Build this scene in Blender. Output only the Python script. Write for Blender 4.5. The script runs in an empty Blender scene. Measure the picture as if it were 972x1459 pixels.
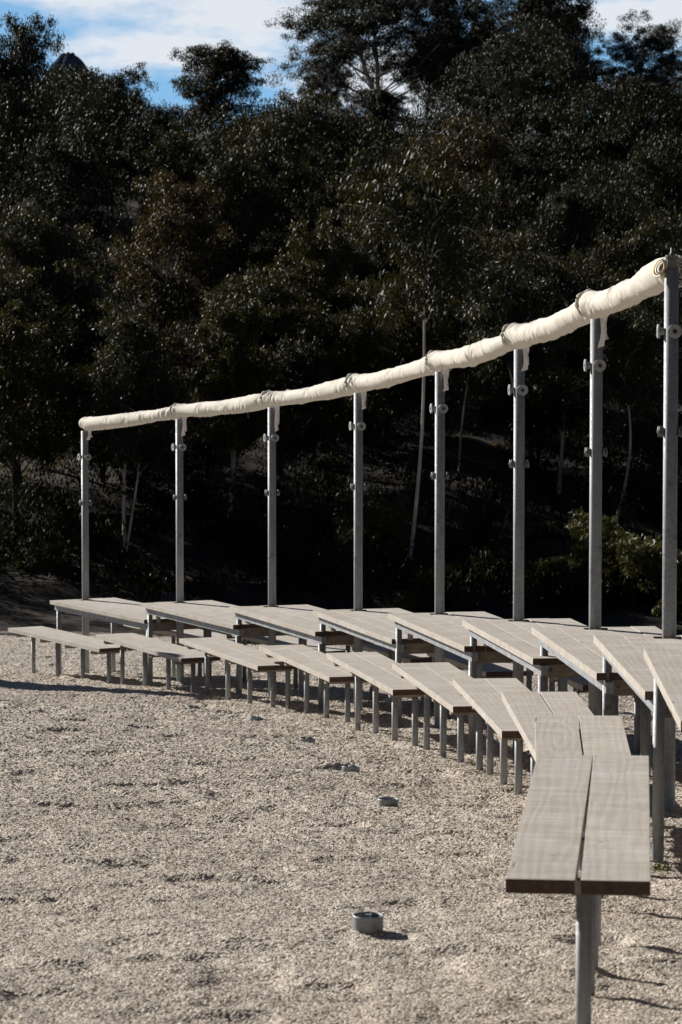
import bpy, bmesh, math, random
import numpy as np
from mathutils import Vector, Matrix
random.seed(7)
rng = np.random.default_rng(11)
SC = bpy.context.scene
COL = SC.collection
ZO = 1.37                                   # eye height above the ground under the camera
FPX, PITCH = 4000.0, 0.0587                 # focal length in photo pixels (972 x 1459), downward pitch

# ------------------------------------------------------------------ helpers
def px_at(px, py, Y):
    """world point at depth Y seen at photo pixel (px, py): used to measure the layout"""
    v = Vector(((px-486)/FPX, 1.0, (729.5-py)/FPX))
    c, s = math.cos(PITCH), math.sin(PITCH)
    d = Vector((v.x, c + v.z*s, -s + v.z*c))
    k = Y/d.y
    return Vector((d.x*k, Y, d.z*k + ZO))

def terrain(X, Y):
    """smooth ground height (arrays or floats)"""
    X = np.asarray(X, float); Y = np.asarray(Y, float)
    yc = np.minimum(Y, 46.0)
    z = -1.366 - 0.015*np.clip(X, -30, 30) - 0.073*np.maximum(yc, -20) + ZO
    d = np.clip(Y-46.0, 0, None)
    hill = 0.24*(np.sqrt(d*d+16.0)-4.0)
    hill = np.where(hill > 12.0, 12.0 + 4.0*(1-np.exp(-(hill-12.0)/9.0)), hill)
    return z + hill

def gz(x, y): return float(terrain(x, y))

def link(o, parent=None):
    COL.objects.link(o)
    if parent is not None: o.parent = parent
    return o

def empty(name, loc, rz=0.0):
    o = bpy.data.objects.new(name, None); o.empty_display_size = .2
    COL.objects.link(o); o.location = loc; o.rotation_euler = (0, 0, rz)
    return o

def tag(o, label=None, cat=None, group=None, kind=None):
    if label: o['label'] = label
    if cat: o['category'] = cat
    if group: o['group'] = group
    if kind: o['kind'] = kind
    return o

def mesh_obj(name, me, mat, parent=None):
    for m in (mat if isinstance(mat, (list, tuple)) else [mat]): me.materials.append(m)
    return link(bpy.data.objects.new(name, me), parent)

def copy_thing(root):
    r = root.copy(); COL.objects.link(r)
    for ch in root.children:
        c = ch.copy(); COL.objects.link(c); c.parent = r
        for g in ch.children:
            d = g.copy(); COL.objects.link(d); d.parent = c
    return r

class MB:
    """collects verts and faces of one mesh"""
    def __init__(s): s.v = []; s.f = []; s.m = []; s.sm = []
    def add(s, vs, fs, mi=0, smooth=False):
        b = len(s.v); s.v += [tuple(p) for p in vs]
        for f in fs:
            s.f.append(tuple(b+i for i in f)); s.m.append(mi); s.sm.append(smooth)
    def box(s, x0, x1, y0, y1, z0, z1, bev=0.0, mi=0, end_mi=None):
        """box; bev cuts the top and long edges; end_mi = material of the +-y ends"""
        b = bev
        prof = [(x0, z0), (x1, z0), (x1, z1-b), (x1-b, z1), (x0+b, z1), (x0, z1-b)] if b else [(x0, z0), (x1, z0), (x1, z1), (x0, z1)]
        n = len(prof)
        vs = [(p[0], y0, p[1]) for p in prof] + [(p[0], y1, p[1]) for p in prof]
        b0 = len(s.v); s.v += vs
        for i in range(n):
            j = (i+1) % n
            s.f.append((b0+i, b0+n+i, b0+n+j, b0+j)); s.m.append(mi); s.sm.append(False)
        e = mi if end_mi is None else end_mi
        s.f.append(tuple(b0+i for i in range(n))); s.m.append(e); s.sm.append(False)
        s.f.append(tuple(b0+n+i for i in reversed(range(n)))); s.m.append(e); s.sm.append(False)
    def prism(s, prof, z0, z1, M=None, mi=0, smooth=False, cap=True):
        n = len(prof); vs = [Vector((p[0], p[1], z0)) for p in prof] + [Vector((p[0], p[1], z1)) for p in prof]
        if M is not None: vs = [M @ v for v in vs]
        fs = [(i, (i+1) % n, n+(i+1) % n, n+i) for i in range(n)]
        s.add(vs, fs, mi, smooth)
        if cap:
            b = len(s.v)-2*n
            s.f.append(tuple(b+i for i in reversed(range(n)))); s.m.append(mi); s.sm.append(False)
            s.f.append(tuple(b+n+i for i in range(n))); s.m.append(mi); s.sm.append(False)
    def ring(s, r0, r1, h, M, seg=28, mi=0):
        """flat washer from -h/2 to h/2 along local z"""
        vs = []
        for (r, z) in ((r0, -h/2), (r1-.002, -h/2), (r1, -h/2+.002), (r1, h/2-.002), (r1-.002, h/2), (r0, h/2)):
            vs += [M @ Vector((r*math.cos(2*math.pi*i/seg), r*math.sin(2*math.pi*i/seg), z)) for i in range(seg)]
        fs = []
        for k in range(6):
            k2 = (k+1) % 6
            for i in range(seg):
                j = (i+1) % seg
                fs.append((k*seg+i, k*seg+j, k2*seg+j, k2*seg+i))
        s.add(vs, fs, mi, False)
    def tube(s, pts, rad, seg=6, mi=0, smooth=True):
        pts = [Vector(p) for p in pts]; n = len(pts); vs = []
        for i, p in enumerate(pts):
            t = (pts[min(i+1, n-1)]-pts[max(i-1, 0)]).normalized()
            a = Vector((0, 0, 1)) if abs(t.z) < .9 else Vector((1, 0, 0))
            u = t.cross(a).normalized(); w = t.cross(u)
            r = rad[i] if hasattr(rad, '__len__') else rad
            vs += [p + (u*math.cos(2*math.pi*k/seg) + w*math.sin(2*math.pi*k/seg))*r for k in range(seg)]
        fs = []
        for i in range(n-1):
            for k in range(seg):
                k2 = (k+1) % seg
                fs.append((i*seg+k, i*seg+k2, (i+1)*seg+k2, (i+1)*seg+k))
        fs.append(tuple(reversed(range(seg)))); fs.append(tuple((n-1)*seg+k for k in range(seg)))
        s.add(vs, fs, mi, smooth)
    def mesh(s, name):
        me = bpy.data.meshes.new(name); me.from_pydata(s.v, [], s.f)
        me.polygons.foreach_set('material_index', s.m); me.polygons.foreach_set('use_smooth', s.sm)
        bm = bmesh.new(); bm.from_mesh(me); bmesh.ops.recalc_face_normals(bm, faces=bm.faces); bm.to_mesh(me); bm.free()
        me.update(); return me
    def obj(s, name, mat, parent=None): return mesh_obj(name, s.mesh(name), mat, parent)

def rrect(w, d, r, seg=5):
    out = []
    for cx, cy, a0 in ((w/2-r, d/2-r, 0), (-w/2+r, d/2-r, 90), (-w/2+r, -d/2+r, 180), (w/2-r, -d/2+r, 270)):
        for i in range(seg+1):
            a = math.radians(a0 + 90*i/seg); out.append((cx+r*math.cos(a), cy+r*math.sin(a)))
    return out

# numpy value noise
def vnoise(x, y, seed=0):
    xi = np.floor(x).astype(np.int64); yi = np.floor(y).astype(np.int64)
    fx = x-xi; fy = y-yi
    fx = fx*fx*fx*(fx*(fx*6-15)+10); fy = fy*fy*fy*(fy*(fy*6-15)+10)
    def h(a, b):
        n = (a*374761393 + b*668265263 + seed*974711) & 0xffffffff
        n = ((n ^ (n >> 13))*1274126177) & 0xffffffff
        n = (n ^ (n >> 16)) & 0xffff
        return n/65535.0
    return (h(xi, yi)*(1-fx)+h(xi+1, yi)*fx)*(1-fy) + (h(xi, yi+1)*(1-fx)+h(xi+1, yi+1)*fx)*fy

# ------------------------------------------------------------------ materials
def new_mat(name):
    m = bpy.data.materials.new(name); m.use_nodes = True
    nt = m.node_tree; return m, nt, nt.nodes['Principled BSDF']
def N(nt, t, **kw):
    n = nt.nodes.new(t)
    for k, v in kw.items():
        if k in n.inputs: n.inputs[k].default_value = v
        else: setattr(n, k, v)
    return n
def ramp(nt, stops, interp='LINEAR'):
    r = nt.nodes.new('ShaderNodeValToRGB'); e = r.color_ramp.elements; r.color_ramp.interpolation = interp
    while len(e) < len(stops): e.new(.5)
    for i, (p, c) in enumerate(stops):
        e[i].position = p; e[i].color = (*c, 1) if len(c) == 3 else c
    return r
def mix(nt, a, b, f, blend='MIX'):
    m = nt.nodes.new('ShaderNodeMix'); m.data_type = 'RGBA'; m.blend_type = blend
    for sock, v in ((m.inputs[0], f), (m.inputs[6], a), (m.inputs[7], b)):
        if isinstance(v, bpy.types.NodeSocket): nt.links.new(v, sock)
        elif isinstance(v, tuple): sock.default_value = (*v, 1) if len(v) == 3 else v
        else: sock.default_value = v
    return m.outputs[2]
def math_n(nt, op, a, b=0.0, clamp=False):
    m = nt.nodes.new('ShaderNodeMath'); m.operation = op; m.use_clamp = clamp
    for i, v in enumerate((a, b)):
        if isinstance(v, bpy.types.NodeSocket): nt.links.new(v, m.inputs[i])
        else: m.inputs[i].default_value = v
    return m.outputs[0]

def wood_material(name, tint=(1, 1, 1), knot=None):
    m, nt, B = new_mat(name); L = nt.links.new
    tc = N(nt, 'ShaderNodeTexCoord'); geo = N(nt, 'ShaderNodeNewGeometry'); oi = N(nt, 'ShaderNodeObjectInfo')
    rnd = math_n(nt, 'ADD', geo.outputs['Random Per Island'], oi.outputs['Random'])
    off = N(nt, 'ShaderNodeCombineXYZ')
    L(math_n(nt, 'MULTIPLY', rnd, 37.0), off.inputs[0]); L(math_n(nt, 'MULTIPLY', rnd, 91.0), off.inputs[1]); L(math_n(nt, 'MULTIPLY', rnd, 13.0), off.inputs[2])
    add = N(nt, 'ShaderNodeVectorMath', operation='ADD'); L(tc.outputs['Object'], add.inputs[0]); L(off.outputs[0], add.inputs[1])
    mp = N(nt, 'ShaderNodeMapping'); mp.inputs['Scale'].default_value = (1.0, .10, 1.0); L(add.outputs[0], mp.inputs[0])
    wv = N(nt, 'ShaderNodeTexWave', wave_type='BANDS', bands_direction='X'); L(mp.outputs[0], wv.inputs['Vector'])
    wv.inputs['Scale'].default_value = 9.0; wv.inputs['Distortion'].default_value = 9.0; wv.inputs['Detail'].default_value = 3.0
    wv.inputs['Detail Scale'].default_value = 1.1; wv.inputs['Detail Roughness'].default_value = .55
    mp2 = N(nt, 'ShaderNodeMapping'); mp2.inputs['Scale'].default_value = (120.0, 5.0, 60.0); L(add.outputs[0], mp2.inputs[0])
    fib = N(nt, 'ShaderNodeTexNoise'); fib.inputs['Scale'].default_value = 1.0; fib.inputs['Detail'].default_value = 3; L(mp2.outputs[0], fib.inputs['Vector'])
    mp3 = N(nt, 'ShaderNodeMapping'); mp3.inputs['Scale'].default_value = (3.0, 34.0, 40.0); L(add.outputs[0], mp3.inputs[0])
    saw = N(nt, 'ShaderNodeTexNoise'); saw.inputs['Scale'].default_value = 1.0; saw.inputs['Detail'].default_value = 2; L(mp3.outputs[0], saw.inputs['Vector'])
    blot = N(nt, 'ShaderNodeTexNoise'); blot.inputs['Scale'].default_value = 5.5; blot.inputs['Detail'].default_value = 4; L(add.outputs[0], blot.inputs['Vector'])
    stain = N(nt, 'ShaderNodeTexNoise'); stain.inputs['Scale'].default_value = 17.0; stain.inputs['Detail'].default_value = 3; L(add.outputs[0], stain.inputs['Vector'])
    r1 = ramp(nt, [(0.0, (.378, .335, .285)), (.45, (.395, .352, .303)), (1.0, (.405, .365, .318))]); L(wv.outputs['Fac'], r1.inputs[0])
    c = mix(nt, r1.outputs[0], (.45, .425, .39), ramp_out(nt, blot.outputs[0], .40, .72))
    rs = ramp(nt, [(.3, (.76, .76, .76)), (.7, (1.16, 1.16, 1.16))]); L(saw.outputs[0], rs.inputs[0])
    c = mix(nt, c, rs.outputs[0], .6, 'MULTIPLY')
    rf = ramp(nt, [(.3, (.93, .93, .93)), (.7, (1.04, 1.04, 1.04))]); L(fib.outputs[0], rf.inputs[0])
    c = mix(nt, c, rf.outputs[0], .35, 'MULTIPLY')
    c = mix(nt, c, (.20, .15, .11), math_n(nt, 'MULTIPLY', ramp_out(nt, stain.outputs[0], .62, .78), .55))
    mp4 = N(nt, 'ShaderNodeMapping'); mp4.inputs['Scale'].default_value = (26.0, 1.6, 8.0); L(add.outputs[0], mp4.inputs[0])
    crk = N(nt, 'ShaderNodeTexNoise'); crk.inputs['Scale'].default_value = 1.0; crk.inputs['Detail'].default_value = 2.0; L(mp4.outputs[0], crk.inputs['Vector'])
    c = mix(nt, c, (.07, .05, .038), math_n(nt, 'MULTIPLY', ramp_out(nt, crk.outputs[0], .735, .755), .75))       # drying checks
    vor = N(nt, 'ShaderNodeTexVoronoi'); vor.inputs['Scale'].default_value = 5.0; L(add.outputs[0], vor.inputs['Vector'])
    c = mix(nt, c, (.09, .065, .05), math_n(nt, 'MULTIPLY', math_n(nt, 'LESS_THAN', vor.outputs['Distance'], .045), .8))
    if knot:                                          # one big oval growth-ring figure, as on the second bench
        km = N(nt, 'ShaderNodeMapping'); km.inputs['Location'].default_value = (-knot[0], -knot[1]*.10, 0); km.inputs['Scale'].default_value = (1, .10, 0)
        L(tc.outputs['Object'], km.inputs[0]); ds = N(nt, 'ShaderNodeVectorMath', operation='LENGTH'); L(km.outputs[0], ds.inputs[0])
        kn = N(nt, 'ShaderNodeTexNoise'); kn.inputs['Scale'].default_value = 7.0; kn.inputs['Detail'].default_value = 1.0; L(km.outputs[0], kn.inputs['Vector'])
        rad = math_n(nt, 'ADD', ds.outputs['Value'], math_n(nt, 'MULTIPLY', kn.outputs[0], .085))
        rg1 = math_n(nt, 'SINE', math_n(nt, 'MULTIPLY', rad, 520.0)); rg2 = math_n(nt, 'SINE', math_n(nt, 'MULTIPLY', rad, 205.0))
        rgs = math_n(nt, 'ADD', math_n(nt, 'MULTIPLY', rg1, .20), math_n(nt, 'MULTIPLY', rg2, .30))
        rk = ramp(nt, [(0, (.66, .63, .60)), (1, (1.18, 1.17, 1.15))]); L(math_n(nt, 'ADD', rgs, .5), rk.inputs[0])
        c = mix(nt, c, rk.outputs[0], math_n(nt, 'MULTIPLY', ramp_out(nt, ds.outputs['Value'], .14, .04), .42), 'MULTIPLY')
    hv = ramp(nt, [(0, (.80, .77, .74)), (.3, (.95, .93, .90)), (.6, (1, 1, 1)), (1, (1.12, 1.12, 1.12))]); L(geo.outputs['Random Per Island'], hv.inputs[0])
    c = mix(nt, c, hv.outputs[0], 1.0, 'MULTIPLY'); c = mix(nt, c, tint, 1.0, 'MULTIPLY')
    L(c, B.inputs['Base Color']); B.inputs['Roughness'].default_value = .78; B.inputs['Specular IOR Level'].default_value = .3
    hsum = math_n(nt, 'ADD', math_n(nt, 'MULTIPLY', saw.outputs[0], .6), math_n(nt, 'ADD', fib.outputs[0], math_n(nt, 'MULTIPLY', wv.outputs['Fac'], .6)))
    bp = N(nt, 'ShaderNodeBump'); bp.inputs['Strength'].default_value = .2; bp.inputs['Distance'].default_value = .003
    L(hsum, bp.inputs['Height']); L(bp.outputs[0], B.inputs['Normal'])
    return m
def ramp_out(nt, sock, a, b):
    st = [(a, (0, 0, 0)), (b, (1, 1, 1))] if a < b else [(b, (1, 1, 1)), (a, (0, 0, 0))]
    r = ramp(nt, st); nt.links.new(sock, r.inputs[0]); return r.outputs[0]

def noise_material(name, stops, scale=8, detail=4, rough=.7, metal=0.0, spec=.4, bump=0.0, bdist=.002, bscale=None, coord='Object', stretch=(1, 1, 1)):
    m, nt, B = new_mat(name); L = nt.links.new
    tc = N(nt, 'ShaderNodeTexCoord'); oi = N(nt, 'ShaderNodeObjectInfo')
    off = N(nt, 'ShaderNodeCombineXYZ'); L(math_n(nt, 'MULTIPLY', oi.outputs['Random'], 50.0), off.inputs[0]); L(math_n(nt, 'MULTIPLY', oi.outputs['Random'], 23.0), off.inputs[2])
    add = N(nt, 'ShaderNodeVectorMath', operation='ADD'); L(tc.outputs[coord], add.inputs[0]); L(off.outputs[0], add.inputs[1])
    mp = N(nt, 'ShaderNodeMapping'); mp.inputs['Scale'].default_value = stretch; L(add.outputs[0], mp.inputs[0])
    n = N(nt, 'ShaderNodeTexNoise'); n.inputs['Scale'].default_value = scale; n.inputs['Detail'].default_value = detail; L(mp.outputs[0], n.inputs['Vector'])
    r = ramp(nt, stops); L(n.outputs[0], r.inputs[0]); L(r.outputs[0], B.inputs['Base Color'])
    B.inputs['Roughness'].default_value = rough; B.inputs['Metallic'].default_value = metal; B.inputs['Specular IOR Level'].default_value = spec
    if bump:
        n2 = N(nt, 'ShaderNodeTexNoise'); n2.inputs['Scale'].default_value = bscale or scale*3; n2.inputs['Detail'].default_value = 4; L(mp.outputs[0], n2.inputs['Vector'])
        bp = N(nt, 'ShaderNodeBump'); bp.inputs['Strength'].default_value = bump; bp.inputs['Distance'].default_value = bdist
        L(n2.outputs[0], bp.inputs['Height']); L(bp.outputs[0], B.inputs['Normal'])
    return m

def galv_material():
    m, nt, B = new_mat('galvanised_steel'); L = nt.links.new
    tc = N(nt, 'ShaderNodeTexCoord'); oi = N(nt, 'ShaderNodeObjectInfo')
    off = N(nt, 'ShaderNodeCombineXYZ'); L(math_n(nt, 'MULTIPLY', oi.outputs['Random'], 50.0), off.inputs[2])
    add = N(nt, 'ShaderNodeVectorMath', operation='ADD'); L(tc.outputs['Object'], add.inputs[0]); L(off.outputs[0], add.inputs[1])
    v = N(nt, 'ShaderNodeTexVoronoi'); v.inputs['Scale'].default_value = 70.0; L(add.outputs[0], v.inputs['Vector'])
    bw = N(nt, 'ShaderNodeRGBToBW'); L(v.outputs['Color'], bw.inputs[0])
    r = ramp(nt, [(.2, (.20, .215, .235)), (.8, (.28, .30, .325))]); L(bw.outputs[0], r.inputs[0])
    mp = N(nt, 'ShaderNodeMapping'); mp.inputs['Scale'].default_value = (14, 14, 2.2); L(add.outputs[0], mp.inputs[0])
    n = N(nt, 'ShaderNodeTexNoise'); n.inputs['Scale'].default_value = 1.0; n.inputs['Detail'].default_value = 5; L(mp.outputs[0], n.inputs['Vector'])
    c = mix(nt, r.outputs[0], (.36, .37, .375), ramp_out(nt, n.outputs[0], .45, .75))
    n2 = N(nt, 'ShaderNodeTexNoise'); n2.inputs['Scale'].default_value = 11.0; n2.inputs['Detail'].default_value = 3; L(add.outputs[0], n2.inputs['Vector'])
    c = mix(nt, c, (.13, .12, .11), math_n(nt, 'MULTIPLY', ramp_out(nt, n2.outputs[0], .66, .74), .6))
    L(c, B.inputs['Base Color']); B.inputs['Metallic'].default_value = .2; B.inputs['Specular IOR Level'].default_value = .3
    rr = ramp(nt, [(.3, (.52, .52, .52)), (.7, (.68, .68, .68))]); L(bw.outputs[0], rr.inputs[0]); L(rr.outputs[0], B.inputs['Roughness'])
    return m

def leaf_material(name, dark, mid, tip, tipfrac=.12, rough=.34, spec=.16):
    m, nt, B = new_mat(name); L = nt.links.new
    geo = N(nt, 'ShaderNodeNewGeometry'); oi = N(nt, 'ShaderNodeObjectInfo')
    r = ramp(nt, [(0, dark), (.55, mid), (1-tipfrac, mid), (1.0, tip)]); L(geo.outputs['Random Per Island'], r.inputs[0])
    hv = ramp(nt, [(0, (.8, .85, .85)), (.5, (1, 1, 1)), (1, (1.25, 1.1, .85))]); L(oi.outputs['Random'], hv.inputs[0])
    c = mix(nt, r.outputs[0], hv.outputs[0], 1.0, 'MULTIPLY')
    L(c, B.inputs['Base Color']); B.inputs['Roughness'].default_value = rough+.14; B.inputs['Specular IOR Level'].default_value = spec
    tr = nt.nodes.new('ShaderNodeBsdfTranslucent'); L(mix(nt, c, (1.5, 1.35, .7), 1.0, 'MULTIPLY'), tr.inputs['Color'])
    ms = nt.nodes.new('ShaderNodeMixShader'); ms.inputs[0].default_value = .25
    L(B.outputs[0], ms.inputs[1]); L(tr.outputs[0], ms.inputs[2]); L(ms.outputs[0], nt.nodes['Material Output'].inputs['Surface'])
    return m

WOOD = wood_material('weathered_timber')
WOOD_RING = wood_material('ring_figured_timber', knot=(-.095, .36))
ENDG = noise_material('shade_deepened_end_grain', [(.3, (.055, .034, .026)), (.7, (.10, .065, .05))], scale=40, rough=.85, bump=.3)  # dark end grain, deepened further for shade on the board ends
BEAM = noise_material('grey_bearer_timber', [(.3, (.17, .145, .12)), (.7, (.28, .245, .21))], scale=9, detail=6, rough=.85, bump=.3, stretch=(1, 6, 6))
GALV = galv_material()
DARKSTEEL = noise_material('dull_bolt_steel', [(.3, (.10, .105, .11)), (.7, (.2, .2, .2))], scale=60, rough=.5, metal=.5)
CANVAS = noise_material('cream_canvas', [(.25, (.65, .61, .53)), (.55, (.69, .655, .58)), (.8, (.72, .69, .63))], scale=5, detail=5, rough=.85, spec=.2, bump=.05, bdist=.004, bscale=16)
for _m in (CANVAS,):                                   # thin cloth lets some sun through
    _n = _m.node_tree; _B = _n.nodes['Principled BSDF']; _t = _n.nodes.new('ShaderNodeBsdfTranslucent'); _x = _n.nodes.new('ShaderNodeMixShader'); _x.inputs[0].default_value = .14
    _n.links.new(_B.inputs['Base Color'].links[0].from_socket, _t.inputs['Color']); _n.links.new(_B.outputs[0], _x.inputs[1]); _n.links.new(_t.outputs[0], _x.inputs[2])
    _n.links.new(_x.outputs[0], _n.nodes['Material Output'].inputs['Surface'])
CANVAS_IN = noise_material('shaded_canvas_fold', [(.3, (.42, .40, .36)), (.7, (.58, .56, .52))], scale=60, rough=.9, spec=.2)  # darker copy of the canvas, fold shade put into its colour
STRAP = noise_material('white_tie_tape', [(.3, (.70, .68, .70)), (.7, (.78, .77, .78))], scale=30, rough=.8, spec=.2)
YELLOW = noise_material('yellow_webbing', [(.3, (.55, .36, .03)), (.7, (.65, .45, .06))], scale=60, rough=.7)
BARK = noise_material('pale_smooth_bark', [(.3, (.22, .20, .17)), (.55, (.34, .31, .27)), (.8, (.48, .45, .40))], scale=3, detail=6, rough=.7, bump=.3, stretch=(2, 2, .6))
BARK_P = noise_material('sunlit_pale_bark', [(.3, (.34, .31, .27)), (.6, (.60, .57, .52)), (.8, (.70, .67, .62))], scale=3, detail=6, rough=.7, bump=.3, stretch=(2, 2, .6))  # pale bark, lightened further to stand for sun on the trunks
BARK_D = noise_material('dark_rough_bark', [(.3, (.035, .03, .026)), (.7, (.09, .078, .065))], scale=6, detail=6, rough=.9, bump=.5, stretch=(2, 2, .5))
STONE = noise_material('grey_concrete', [(.3, (.09, .09, .09)), (.7, (.14, .135, .13))], scale=9, detail=6, rough=.9, bump=.3)
LEAF_A = leaf_material('olive_gum_leaves', (0.0118, 0.0133, 0.0059), (0.0311, 0.0318, 0.0111), (0.0629, 0.0533, 0.0207))
LEAF_B = leaf_material('grey_green_gum_leaves', (0.0104, 0.0118, 0.0074), (0.0274, 0.0311, 0.0170), (0.0703, 0.0725, 0.0518), rough=.30)
LEAF_R = leaf_material('bronze_tipped_gum_leaves', (0.0130, 0.0122, 0.0058), (0.0317, 0.0281, 0.0108), (0.0612, 0.0418, 0.0187), .3)
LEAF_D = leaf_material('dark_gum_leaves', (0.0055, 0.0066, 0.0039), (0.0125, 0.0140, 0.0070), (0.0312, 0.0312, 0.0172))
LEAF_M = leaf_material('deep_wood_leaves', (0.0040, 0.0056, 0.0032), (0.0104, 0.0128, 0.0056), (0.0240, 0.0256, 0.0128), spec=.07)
LEAF_S = leaf_material('shrub_leaves', (.03, .034, .014), (.075, .08, .03), (.16, .16, .09))  # leaf colour raised to stand for light on the shaded bushes
GRASS = leaf_material('green_weed_blades', (.03, .045, .015), (.055, .075, .022), (.13, .12, .05), rough=.5)
DRY = leaf_material('dry_grass_blades', (.11, .085, .05), (.20, .16, .10), (.30, .25, .16), rough=.6)

def ground_material():
    m, nt, B = new_mat('pale_gravel_and_litter'); L = nt.links.new
    tc = N(nt, 'ShaderNodeTexCoord')
    at = N(nt, 'ShaderNodeAttribute', attribute_name='grain')
    v = N(nt, 'ShaderNodeTexVoronoi'); v.inputs['Scale'].default_value = 135.0; L(tc.outputs['Object'], v.inputs['Vector'])
    bw = N(nt, 'ShaderNodeSeparateColor'); L(v.outputs['Color'], bw.inputs[0])
    stones = ramp(nt, [(0, (.14, .115, .095)), (.10, (.34, .29, .235)), (.5, (.52, .46, .39)), (.8, (.62, .56, .485)), (1, (.78, .73, .66))]); L(bw.outputs[0], stones.inputs[0])
    g2 = ramp(nt, [(0, (.45, .42, .40)), (.1, (.82, .80, .78)), (.6, (1.0, 1.0, 1.0)), (1, (1.3, 1.3, 1.3))]); L(at.outputs['Fac'], g2.inputs[0])
    grav = mix(nt, stones.outputs[0], g2.outputs[0], 1.0, 'MULTIPLY')
    big = N(nt, 'ShaderNodeTexNoise'); big.inputs['Scale'].default_value = .7; big.inputs['Detail'].default_value = 5; L(tc.outputs['Object'], big.inputs['Vector'])
    bb = ramp(nt, [(.3, (.88, .86, .84)), (.7, (1.06, 1.06, 1.06))]); L(big.outputs[0], bb.inputs[0])
    grav = mix(nt, grav, bb.outputs[0], 1.0, 'MULTIPLY')
    # leaf litter and dirt beyond the gravel pad
    ln = N(nt, 'ShaderNodeTexNoise'); ln.inputs['Scale'].default_value = 1.3; ln.inputs['Detail'].default_value = 8; L(tc.outputs['Object'], ln.inputs['Vector'])
    lit = ramp(nt, [(.3, (.010, .008, .006)), (.5, (.023, .017, .012)), (.78, (.06, .042, .03))]); L(ln.outputs[0], lit.inputs[0])
    lv = mix(nt, lit.outputs[0], g2.outputs[0], .8, 'MULTIPLY')
    sp = N(nt, 'ShaderNodeSeparateXYZ'); L(tc.outputs['Object'], sp.inputs[0])
    wob = N(nt, 'ShaderNodeTexNoise'); wob.inputs['Scale'].default_value = .35; wob.inputs['Detail'].default_value = 6; L(tc.outputs['Object'], wob.inputs['Vector'])
    e = math_n(nt, 'ADD', sp.outputs[1], math_n(nt, 'MULTIPLY', math_n(nt, 'SUBTRACT', wob.outputs[0], .5), 7.0))
    f = math_n(nt, 'DIVIDE', math_n(nt, 'SUBTRACT', e, 43.0), 1.0, True)
    L(mix(nt, grav, lv, f), B.inputs['Base Color'])
    B.inputs['Roughness'].default_value = .9; B.inputs['Specular IOR Level'].default_value = .25
    bp = N(nt, 'ShaderNodeBump'); bp.inputs['Strength'].default_value = .9; bp.inputs['Distance'].default_value = .006; bp.invert = True
    L(v.outputs['Distance'], bp.inputs['Height']); L(bp.outputs[0], B.inputs['Normal'])
    return m

# ------------------------------------------------------------------ ground: one sheet to the horizon
def relief(X, Y):
    """trodden hollows and scuffs in the gravel"""
    h = .028*(vnoise(X/.6, Y/.5, 1)-.5) + .021*(vnoise(X/.19+.3*vnoise(X/.4, Y/.4, 21), Y/.16, 2)-.5) + .010*(vnoise(X/.075, Y/.075, 3)-.5)
    hol = vnoise(X/.30+9, Y/.30, 5); hol = np.clip((hol-.60+.06*(vnoise(X/.06, Y/.06, 12)-.5))/.32, 0, 1); h -= .026*hol*hol*(3-2*hol)
    return h
def build_ground():
    ud = np.arange(-.145, .1451, .00052)
    us = np.array([.16, .18, .21, .25, .3, .37, .46, .6, .8, 1.1, 1.6, 2.5, 4, 8, 20, 60.])
    u = np.concatenate([-us[::-1], ud, us])
    ys = [7.0]
    while ys[-1] < 46: ys.append(ys[-1] + .00125*ys[-1])
    while ys[-1] < 130: ys.append(ys[-1] + .5)
    while ys[-1] < 4500: ys.append(ys[-1]*1.18)
    y = np.concatenate([[-60, -30, -15, -8, -4, -2, 0, 1, 2, 3, 4, 4.8, 5.4, 5.9, 6.2, 6.4, 6.55, 6.7, 6.8, 6.9], np.array(ys)])
    U, Y = np.meshgrid(u, y)
    X = U*(np.maximum(Y, 0)+8.0)
    Z = terrain(X, Y)
    dense = (np.abs(U) < .147) & (Y > 6.5) & (Y < 46)
    fade = np.clip((.147-np.abs(U))/.01, 0, 1)*np.clip((Y-6.5)/.5, 0, 1)
    # trodden hollows, scuffs and loose grains
    h = relief(X, Y)
    fin = np.clip(1.25-Y/38.0, .25, 1.0)
    h += .0035*(vnoise(X/.03, Y/.03, 4)-.5)*fin + np.clip(.00036*Y, .0036, .0085)*(rng.random(X.shape)-.5)
    Z = Z + np.where(dense, h*fade, 0.0)
    far = (Y > 46) & (Y < 130)
    Z = Z + np.where(far, .35*(vnoise(X/2.3, Y/2.3, 8)-.5)*np.clip((Y-46)/4, 0, 1), 0)
    ny, nx = U.shape
    me = bpy.data.meshes.new('ground')
    co = np.stack([X, Y, Z], -1).reshape(-1, 3).astype(np.float32)
    idx = np.arange(ny*nx).reshape(ny, nx)
    q = np.stack([idx[:-1, :-1], idx[:-1, 1:], idx[1:, 1:], idx[1:, :-1]], -1).reshape(-1, 4).astype(np.int32)
    quads_into(me, co, q)
    a = me.attributes.new('grain', 'FLOAT', 'POINT'); a.data.foreach_set('value', rng.random(ny*nx).astype(np.float32))
    o = mesh_obj('ground', me, ground_material()); o['kind'] = 'structure'
    return o
def quads_into(me, co, q, smooth=False):
    me.vertices.add(len(co)); me.vertices.foreach_set('co', co.ravel().astype(np.float32))
    me.loops.add(q.size); me.loops.foreach_set('vertex_index', q.ravel().astype(np.int32))
    me.polygons.add(len(q)); me.polygons.foreach_set('loop_start', np.arange(0, q.size, 4, dtype=np.int32))
    me.polygons.foreach_set('use_smooth', np.full(len(q), smooth))
    me.update(calc_edges=True); me.validate()
build_ground()

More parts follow.
